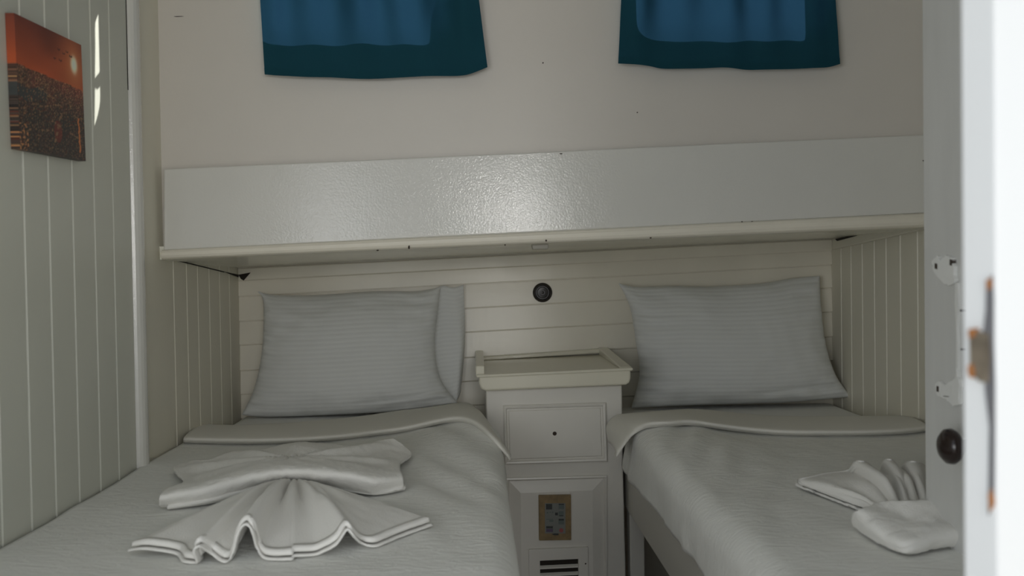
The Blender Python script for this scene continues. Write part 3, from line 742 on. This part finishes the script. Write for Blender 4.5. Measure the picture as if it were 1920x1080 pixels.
tdown(1, spr, [(1215, 801), (1250, 799), (1290, 796), (1330, 801), (1400, 810), (1470, 815), (1550, 816), (1640, 815), (1700, 812), (1740, 807)],
      [(1170, 777), (1230, 772), (1300, 768), (1370, 774), (1440, 780), (1520, 782), (1620, 781), (1700, 780)],
      [(1190, 812, 2.25), (1172, 832, 2.23), (1156, 856, 2.22)], [(1150, 783, 2.45), (1138, 800, 2.43), (1142, 830, 2.42)])

# ------------------------------------------------------------------ pillows
def pillow(label, top, right, bottom, left, ytop, ybot, T, flap=None, seed=0):
    nu, nv = 90, 70
    def yv(v_): return ybot + (ytop - ybot) * v_
    TP = resample([Vector((x, y, 0)) for x, y in top], nu); BT = resample([Vector((x, y, 0)) for x, y in bottom], nu)
    LF = resample([Vector((x, y, 0)) for x, y in left[::-1]], nv); RT = resample([Vector((x, y, 0)) for x, y in right[::-1]], nv)  # bottom -> top
    base = []
    for j in range(nv):
        v_ = j / (nv - 1)
        for i in range(nu):
            u = i / (nu - 1)
            c = TP[i] * v_ + BT[i] * (1 - v_) + LF[j] * (1 - u) + RT[j] * u - (BT[0] * (1 - u) * (1 - v_) + BT[-1] * u * (1 - v_) + TP[0] * (1 - u) * v_ + TP[-1] * u * v_)
            base.append(PY(c.x, c.y, yv(v_)))
    nrm = Vector((0, -1, 0.12)).normalized()
    def prof(u, v_):
        a = 2 * u - 1; b = 2 * v_ - 1
        return max(0, (1 - abs(a) ** 2.4)) ** 0.55 * max(0, (1 - abs(b) ** 2.2)) ** 0.55
    v = []; uv = []
    for sgn, tt in ((1, T), (-1, T * 0.55)):
        for j in range(nv):
            for i in range(nu):
                u, v_ = i / (nu - 1), j / (nv - 1); p = base[j * nu + i]
                k = prof(u, v_)
                edge_ = 1 - k
                kc = 0.010 * (math.exp(-u / 0.11) + 0.7 * math.exp(-(1 - u) / 0.11)) * math.sin(v_ * 62 + 5 * nz(u * 3, v_ * 3, seed) + 9 * u) * (0.35 + abs(nz(v_ * 5, seed, 1)))
                kc += 0.012 * math.exp(-v_ / 0.09) * nz(u * 11 + 3, v_ * 5, seed) - 0.006 * math.exp(-((v_ - 0.10 - 0.1 * (u - 0.6)) / 0.018) ** 2) * sst(0.35, 0.75, u)
                wr = 0.007 * nz(u * 5 + seed, v_ * 3, 2) + 0.003 * nz(u * 14 + 2 * v_, v_ * 9 - 5 * u, seed) + 0.006 * edge_ * math.sin(v_ * 40 + 3 * nz(u * 5, v_ * 5, seed)) * nz(u * 2 + 5, v_ * 4, seed) * 2 + 0.003 * edge_ * nz(u * 26, v_ * 7, seed + 3)
                sag = 1.0 + 0.22 * (0.5 - v_)
                q = p + nrm * sgn * (k * tt * sag + (wr * min(1, k * 3) + kc * min(1, k * 5) if sgn > 0 else 0) + 0.0008)
                q.y = min(q.y, 2.912)
                v.append(q); uv.append((u, v_))
    N = nu * nv
    f = [(j * nu + i, j * nu + i + 1, (j + 1) * nu + i + 1, (j + 1) * nu + i) for j in range(nv - 1) for i in range(nu - 1)]
    f += [(N + a, N + d, N + c, N + b) for a, b, c, d in list(f)]
    ring = list(range(nu)) + [j * nu + nu - 1 for j in range(1, nv)] + [(nv - 1) * nu + i for i in range(nu - 2, -1, -1)] + [j * nu for j in range(nv - 2, 0, -1)]
    m_ = len(ring); f += [(ring[i], ring[(i + 1) % m_], N + ring[(i + 1) % m_], N + ring[i]) for i in range(m_)]
    o = link('pillow', v, f, m_pillow, smooth=True, uvs=uv)
    tag(o, label, 'pillow', 'white pillows')
    if flap:
        rows = [[PY(x, y, Y) for x, y, Y in r] for r in flap]
        g = loft(rows, 40, 24)
        part_label(link('pillowcase_flap', g.v, g.f, m_pillow, o, smooth=True, uvs=[(b, a) for a, b in g.uv], solid=0.003), 'loose open end of the pillowcase')
    return o
pillow('striped white pillow on the left bed with a loose pillowcase end',
       [(483, 546), (515, 553), (600, 553), (700, 546), (780, 546), (826, 538)],
       [(826, 538), (820, 590), (815, 650), (826, 710), (858, 756)],
       [(453, 778), (500, 782), (600, 779), (700, 774), (770, 768), (858, 756)],
       [(483, 546), (494, 570), (491, 660), (476, 730), (453, 778)], 2.875, 2.80, 0.085,
       flap=[[(806, 548, 2.87), (798, 650, 2.85), (838, 752, 2.815)], [(828, 536, 2.885), (834, 640, 2.875), (850, 757, 2.825)], [(850, 539, 2.885), (862, 640, 2.87), (857, 750, 2.83)], [(869, 534, 2.89), (871, 640, 2.89), (863, 735, 2.86)]], seed=1)
pillow('striped white pillow on the right bed, its right corner raised',
       [(1160, 531), (1195, 538), (1260, 536), (1340, 537), (1430, 531), (1485, 522), (1537, 517)],
       [(1537, 517), (1540, 580), (1549, 650), (1568, 705), (1596, 744)],
       [(1184, 765), (1290, 760), (1390, 757), (1480, 754), (1596, 744)],
       [(1160, 531), (1181, 575), (1192, 640), (1199, 700), (1184, 765)], 2.875, 2.80, 0.085, seed=6)

# ------------------------------------------------------------------ towels
def T(side, pts): return [onbed(side, x, y, z + 0.009) for x, y, z in pts]
def towel(name, label, side, rows, nu, nv, th=0.009, linear=False, group=None, pleat=None):
    g = loft([T(side, r) for r in rows], nu, nv, linear=linear)
    if pleat:
        c = onbed(side, pleat[0], pleat[1], 0)
        for i, p in enumerate(g.v):
            u, w = g.uv[i]; a = math.atan2(p.y - c.y, p.x - c.x)
            p.z += pleat[2] * math.sin(a * pleat[3] + 2 * nz(a * 2, w)) * sst(0.42, 0.75, w) * (0.5 + w) * sst(0, 0.1, u) * sst(0, 0.1, 1 - u)
    for i, p in enumerate(g.v):
        p.z += 0.0016 * nz(p.x * 45, p.y * 45) + 0.0012 * nz(p.x * 120, p.y * 120)
    o = g.out(name, m_towel, smooth=True, solid=th, off=0.0)
    return tag(o, label, 'towel', group)
# fan-folded towel on the left bed
rim = [(249, 1021, .012), (272, 1017, .018), (300, 1019, .016), (338, 1027, .010), (350, 1040, .008), (373, 1042, .008), (368, 1020, .030), (378, 1012, .036), (400, 1025, .018), (424, 1041, .008), (438, 1028, .014), (448, 990, .045), (462, 971, .060), (475, 985, .050),
       (484, 1015, .020), (500, 1035, .008), (545, 1036, .008), (552, 1030, .010), (593, 1027, .008), (628, 1008, .024), (648, 982, .040), (658, 990, .034), (676, 1008, .012), (702, 1012, .008), (745, 995, .008), (803, 974, .010)]
ap = [(500, 908, .030), (510, 906, .032), (520, 904, .033), (530, 903, .034), (545, 904, .034), (560, 903, .034), (575, 904, .033), (590, 906, .030)]
def fan(name, label, side, rim, ap, grp):
    n = 220
    Rr = resample(T(side, rim), n); A = resample(T(side, ap), n)
    nv = 36; v = []
    for j in range(nv):
        t = j / (nv - 1)
        for i in range(n):
            p = A[i].lerp(Rr[i], t)
            base = bedz(side, p.x, p.y); h = p.z - base
            k = i / (n - 1)
            arch = 0.014 * math.sin(math.pi * min(1, t * 1.05)) * math.sin(math.pi * k) ** 0.5
            pl = 0.010 * math.sin(k * 2 * math.pi * 9 + 0.6) * math.exp(-((t - 0.30) / 0.25) ** 2) * math.sin(math.pi * k)
            p.z = base + max(0.014, h + arch + pl) + 0.001 * nz(p.x * 60, p.y * 60)
            v.append(p)
    f = [(j * n + i, j * n + i + 1, (j + 1) * n + i + 1, (j + 1) * n + i) for j in range(nv - 1) for i in range(n - 1)]
    o = link(name, v, f, m_towel, smooth=True, solid=0.006, off=0.0)
    # woven hem along the rim, and the second layer of cloth showing just beyond it
    R0 = [v[(nv - 1) * n + i] for i in range(n)]; R1 = [v[(nv - 3) * n + i] for i in range(n)]
    outw = []
    for i in range(n):
        d = R0[i] - A[i]; d.z = 0; outw.append(d.normalized())
    vv = [R1[i].lerp(R0[i], 0.45) + Vector((0, 0, 0.0034)) for i in range(n)] + [R0[i] + outw[i] * 0.0015 + Vector((0, 0, 0.003)) for i in range(n)] + [R0[i] + outw[i] * 0.0022 - Vector((0, 0, 0.003)) for i in range(n)]
    link('hem', vv, [(j * n + i, j * n + i + 1, (j + 1) * n + i + 1, (j + 1) * n + i) for j in range(2) for i in range(n - 1)], m_towel, o, smooth=True, solid=0.002, off=0.0)
    vv = []
    for k_, (dd, dz) in enumerate(((-0.012, -0.0075), (0.002, -0.008), (0.0085, -0.0065), (0.0095, -0.0085))):
        for i in range(n):
            p = R0[i] + outw[i] * dd + Vector((0, 0, dz)); p.z = max(p.z, bedz(side, p.x, p.y) + 0.0085); vv.append(p)
    link('lower_layer', vv, [(j * n + i, j * n + i + 1, (j + 1) * n + i + 1, (j + 1) * n + i) for j in range(3) for i in range(n - 1)], m_towel, o, smooth=True, solid=0.0035, off=0.0)
    return tag(o, label, 'towel', grp)
fan('fan_towel', 'white towel pleated into an open fan at the front of the left bed', -1, rim, ap, 'folded white towels')
bow = towel('folded_towel', 'white towel folded in a bow with pointed corners, behind the fan on the left bed', -1, [
    [(303, 948, .004), (380, 940, .005), (450, 922, .010), (500, 908, .018), (545, 903, .020), (600, 905, .018), (650, 915, .010), (700, 924, .005), (755, 918, .004)],
    [(299, 945, .010), (378, 934, .016), (448, 913, .028), (500, 898, .038), (545, 894, .040), (600, 896, .038), (652, 905, .028), (700, 915, .016), (756, 910, .010)],
    [(300, 932, .026), (378, 917, .034), (448, 896, .045), (500, 884, .052), (545, 880, .054), (600, 881, .052), (655, 890, .044), (702, 899, .034), (753, 895, .026)],
    [(312, 920, .026), (382, 904, .034), (450, 883, .044), (500, 872, .048), (545, 868, .050), (600, 869, .048), (660, 879, .042), (705, 887, .034), (750, 882, .026)],
    [(345, 905, .012), (395, 888, .022), (450, 872, .030), (500, 862, .034), (545, 856, .034), (600, 856, .034), (660, 862, .030), (705, 868, .024), (752, 868, .014)],
    [(326, 880, .008), (385, 872, .016), (440, 862, .024), (490, 850, .030), (545, 843, .034), (600, 845, .030), (660, 848, .026), (715, 846, .024), (771, 851, .008)],
    [(360, 866, .006), (400, 861, .010), (450, 853, .014), (494, 842, .022), (528, 831, .030), (580, 838, .016), (650, 836, .020), (700, 834, .020), (738, 823, .030)],
], 160, 90, th=0.007, group='folded white towels', pleat=(545, 905, 0.005, 9))
# towels on the right bed, partly behind the open door
g_ = loft([T(-1, q) for q in ([(316, 953, .001), (390, 943, .002), (450, 930, .006), (500, 917, .012), (545, 911, .014)],
                              [(314, 950, .006), (390, 938, .012), (450, 922, .018), (500, 908, .024), (545, 902, .026)],
                              [(330, 940, .006), (395, 930, .012), (452, 914, .018), (500, 901, .022), (545, 896, .024)])], 60, 12)
g_.out('lower_fold', m_towel, bow, smooth=True, solid=0.005, off=0.0)
g_ = loft([T(-1, q) for q in ([(600, 911, .012), (650, 920, .006), (700, 927, .002), (758, 917, .001)],
                              [(600, 906, .020), (652, 914, .012), (702, 922, .006), (760, 913, .006)],
                              [(600, 898, .020), (655, 906, .012), (704, 914, .006), (757, 905, .006)])], 40, 12)
g_.out('lower_fold', m_towel, bow, smooth=True, solid=0.005, off=0.0)
rim2 = [(1629, 952, .010), (1585, 937, .010), (1540, 920, .010), (1499, 904, .012), (1506, 899, .016), (1550, 889, .014), (1588, 884, .014), (1597, 875, .034), (1605, 867, .050), (1622, 868, .050), (1640, 881, .024), (1651, 886, .012),
        (1655, 872, .034), (1660, 864, .050), (1673, 865, .050), (1684, 876, .026), (1690, 880, .014), (1695, 872, .036), (1704, 868, .048), (1720, 869, .048), (1745, 880, .026), (1760, 884, .014), (1775, 870, .044), (1795, 870, .044), (1830, 890, .016), (1880, 905, .010)]
ap2 = [(1632, 953, .012), (1645, 953, .014), (1658, 953, .016), (1672, 953, .016), (1688, 953, .016), (1706, 953, .016), (1726, 953, .016), (1750, 953, .016), (1780, 953, .014)]
fan('fan_towel', 'white towel pleated into a fan on the right bed, partly behind the door', 1, rim2, ap2, 'folded white towels')
towel('rolled_towel', 'white towel with a rounded rolled end at the front of the right bed', 1, [
    [(1604, 985, .004), (1630, 1003, .004), (1660, 1020, .004), (1697, 1033, .004), (1730, 1030, .004), (1757, 1024, .004), (1860, 1010, .004)],
    [(1600, 975, .014), (1625, 995, .012), (1657, 1015, .010), (1696, 1030, .010), (1730, 1026, .012), (1757, 1018, .012), (1860, 1002, .012)],
    [(1603, 962, .034), (1632, 985, .028), (1665, 1005, .022), (1700, 1018, .020), (1732, 1012, .022), (1760, 1005, .022), (1860, 990, .020)],
    [(1612, 957, .042), (1645, 972, .036), (1680, 988, .030), (1712, 998, .028), (1740, 994, .028), (1765, 988, .028), (1860, 975, .026)],
    [(1632, 953, .040), (1665, 962, .036), (1695, 972, .032), (1722, 978, .032), (1748, 976, .032), (1770, 972, .030), (1860, 962, .026)],
    [(1640, 946, .040), (1672, 943, .044), (1702, 942, .046), (1730, 941, .046), (1752, 940, .046), (1775, 940, .044), (1860, 940, .036)],
], 90, 44, th=0.008, group='folded white towels')
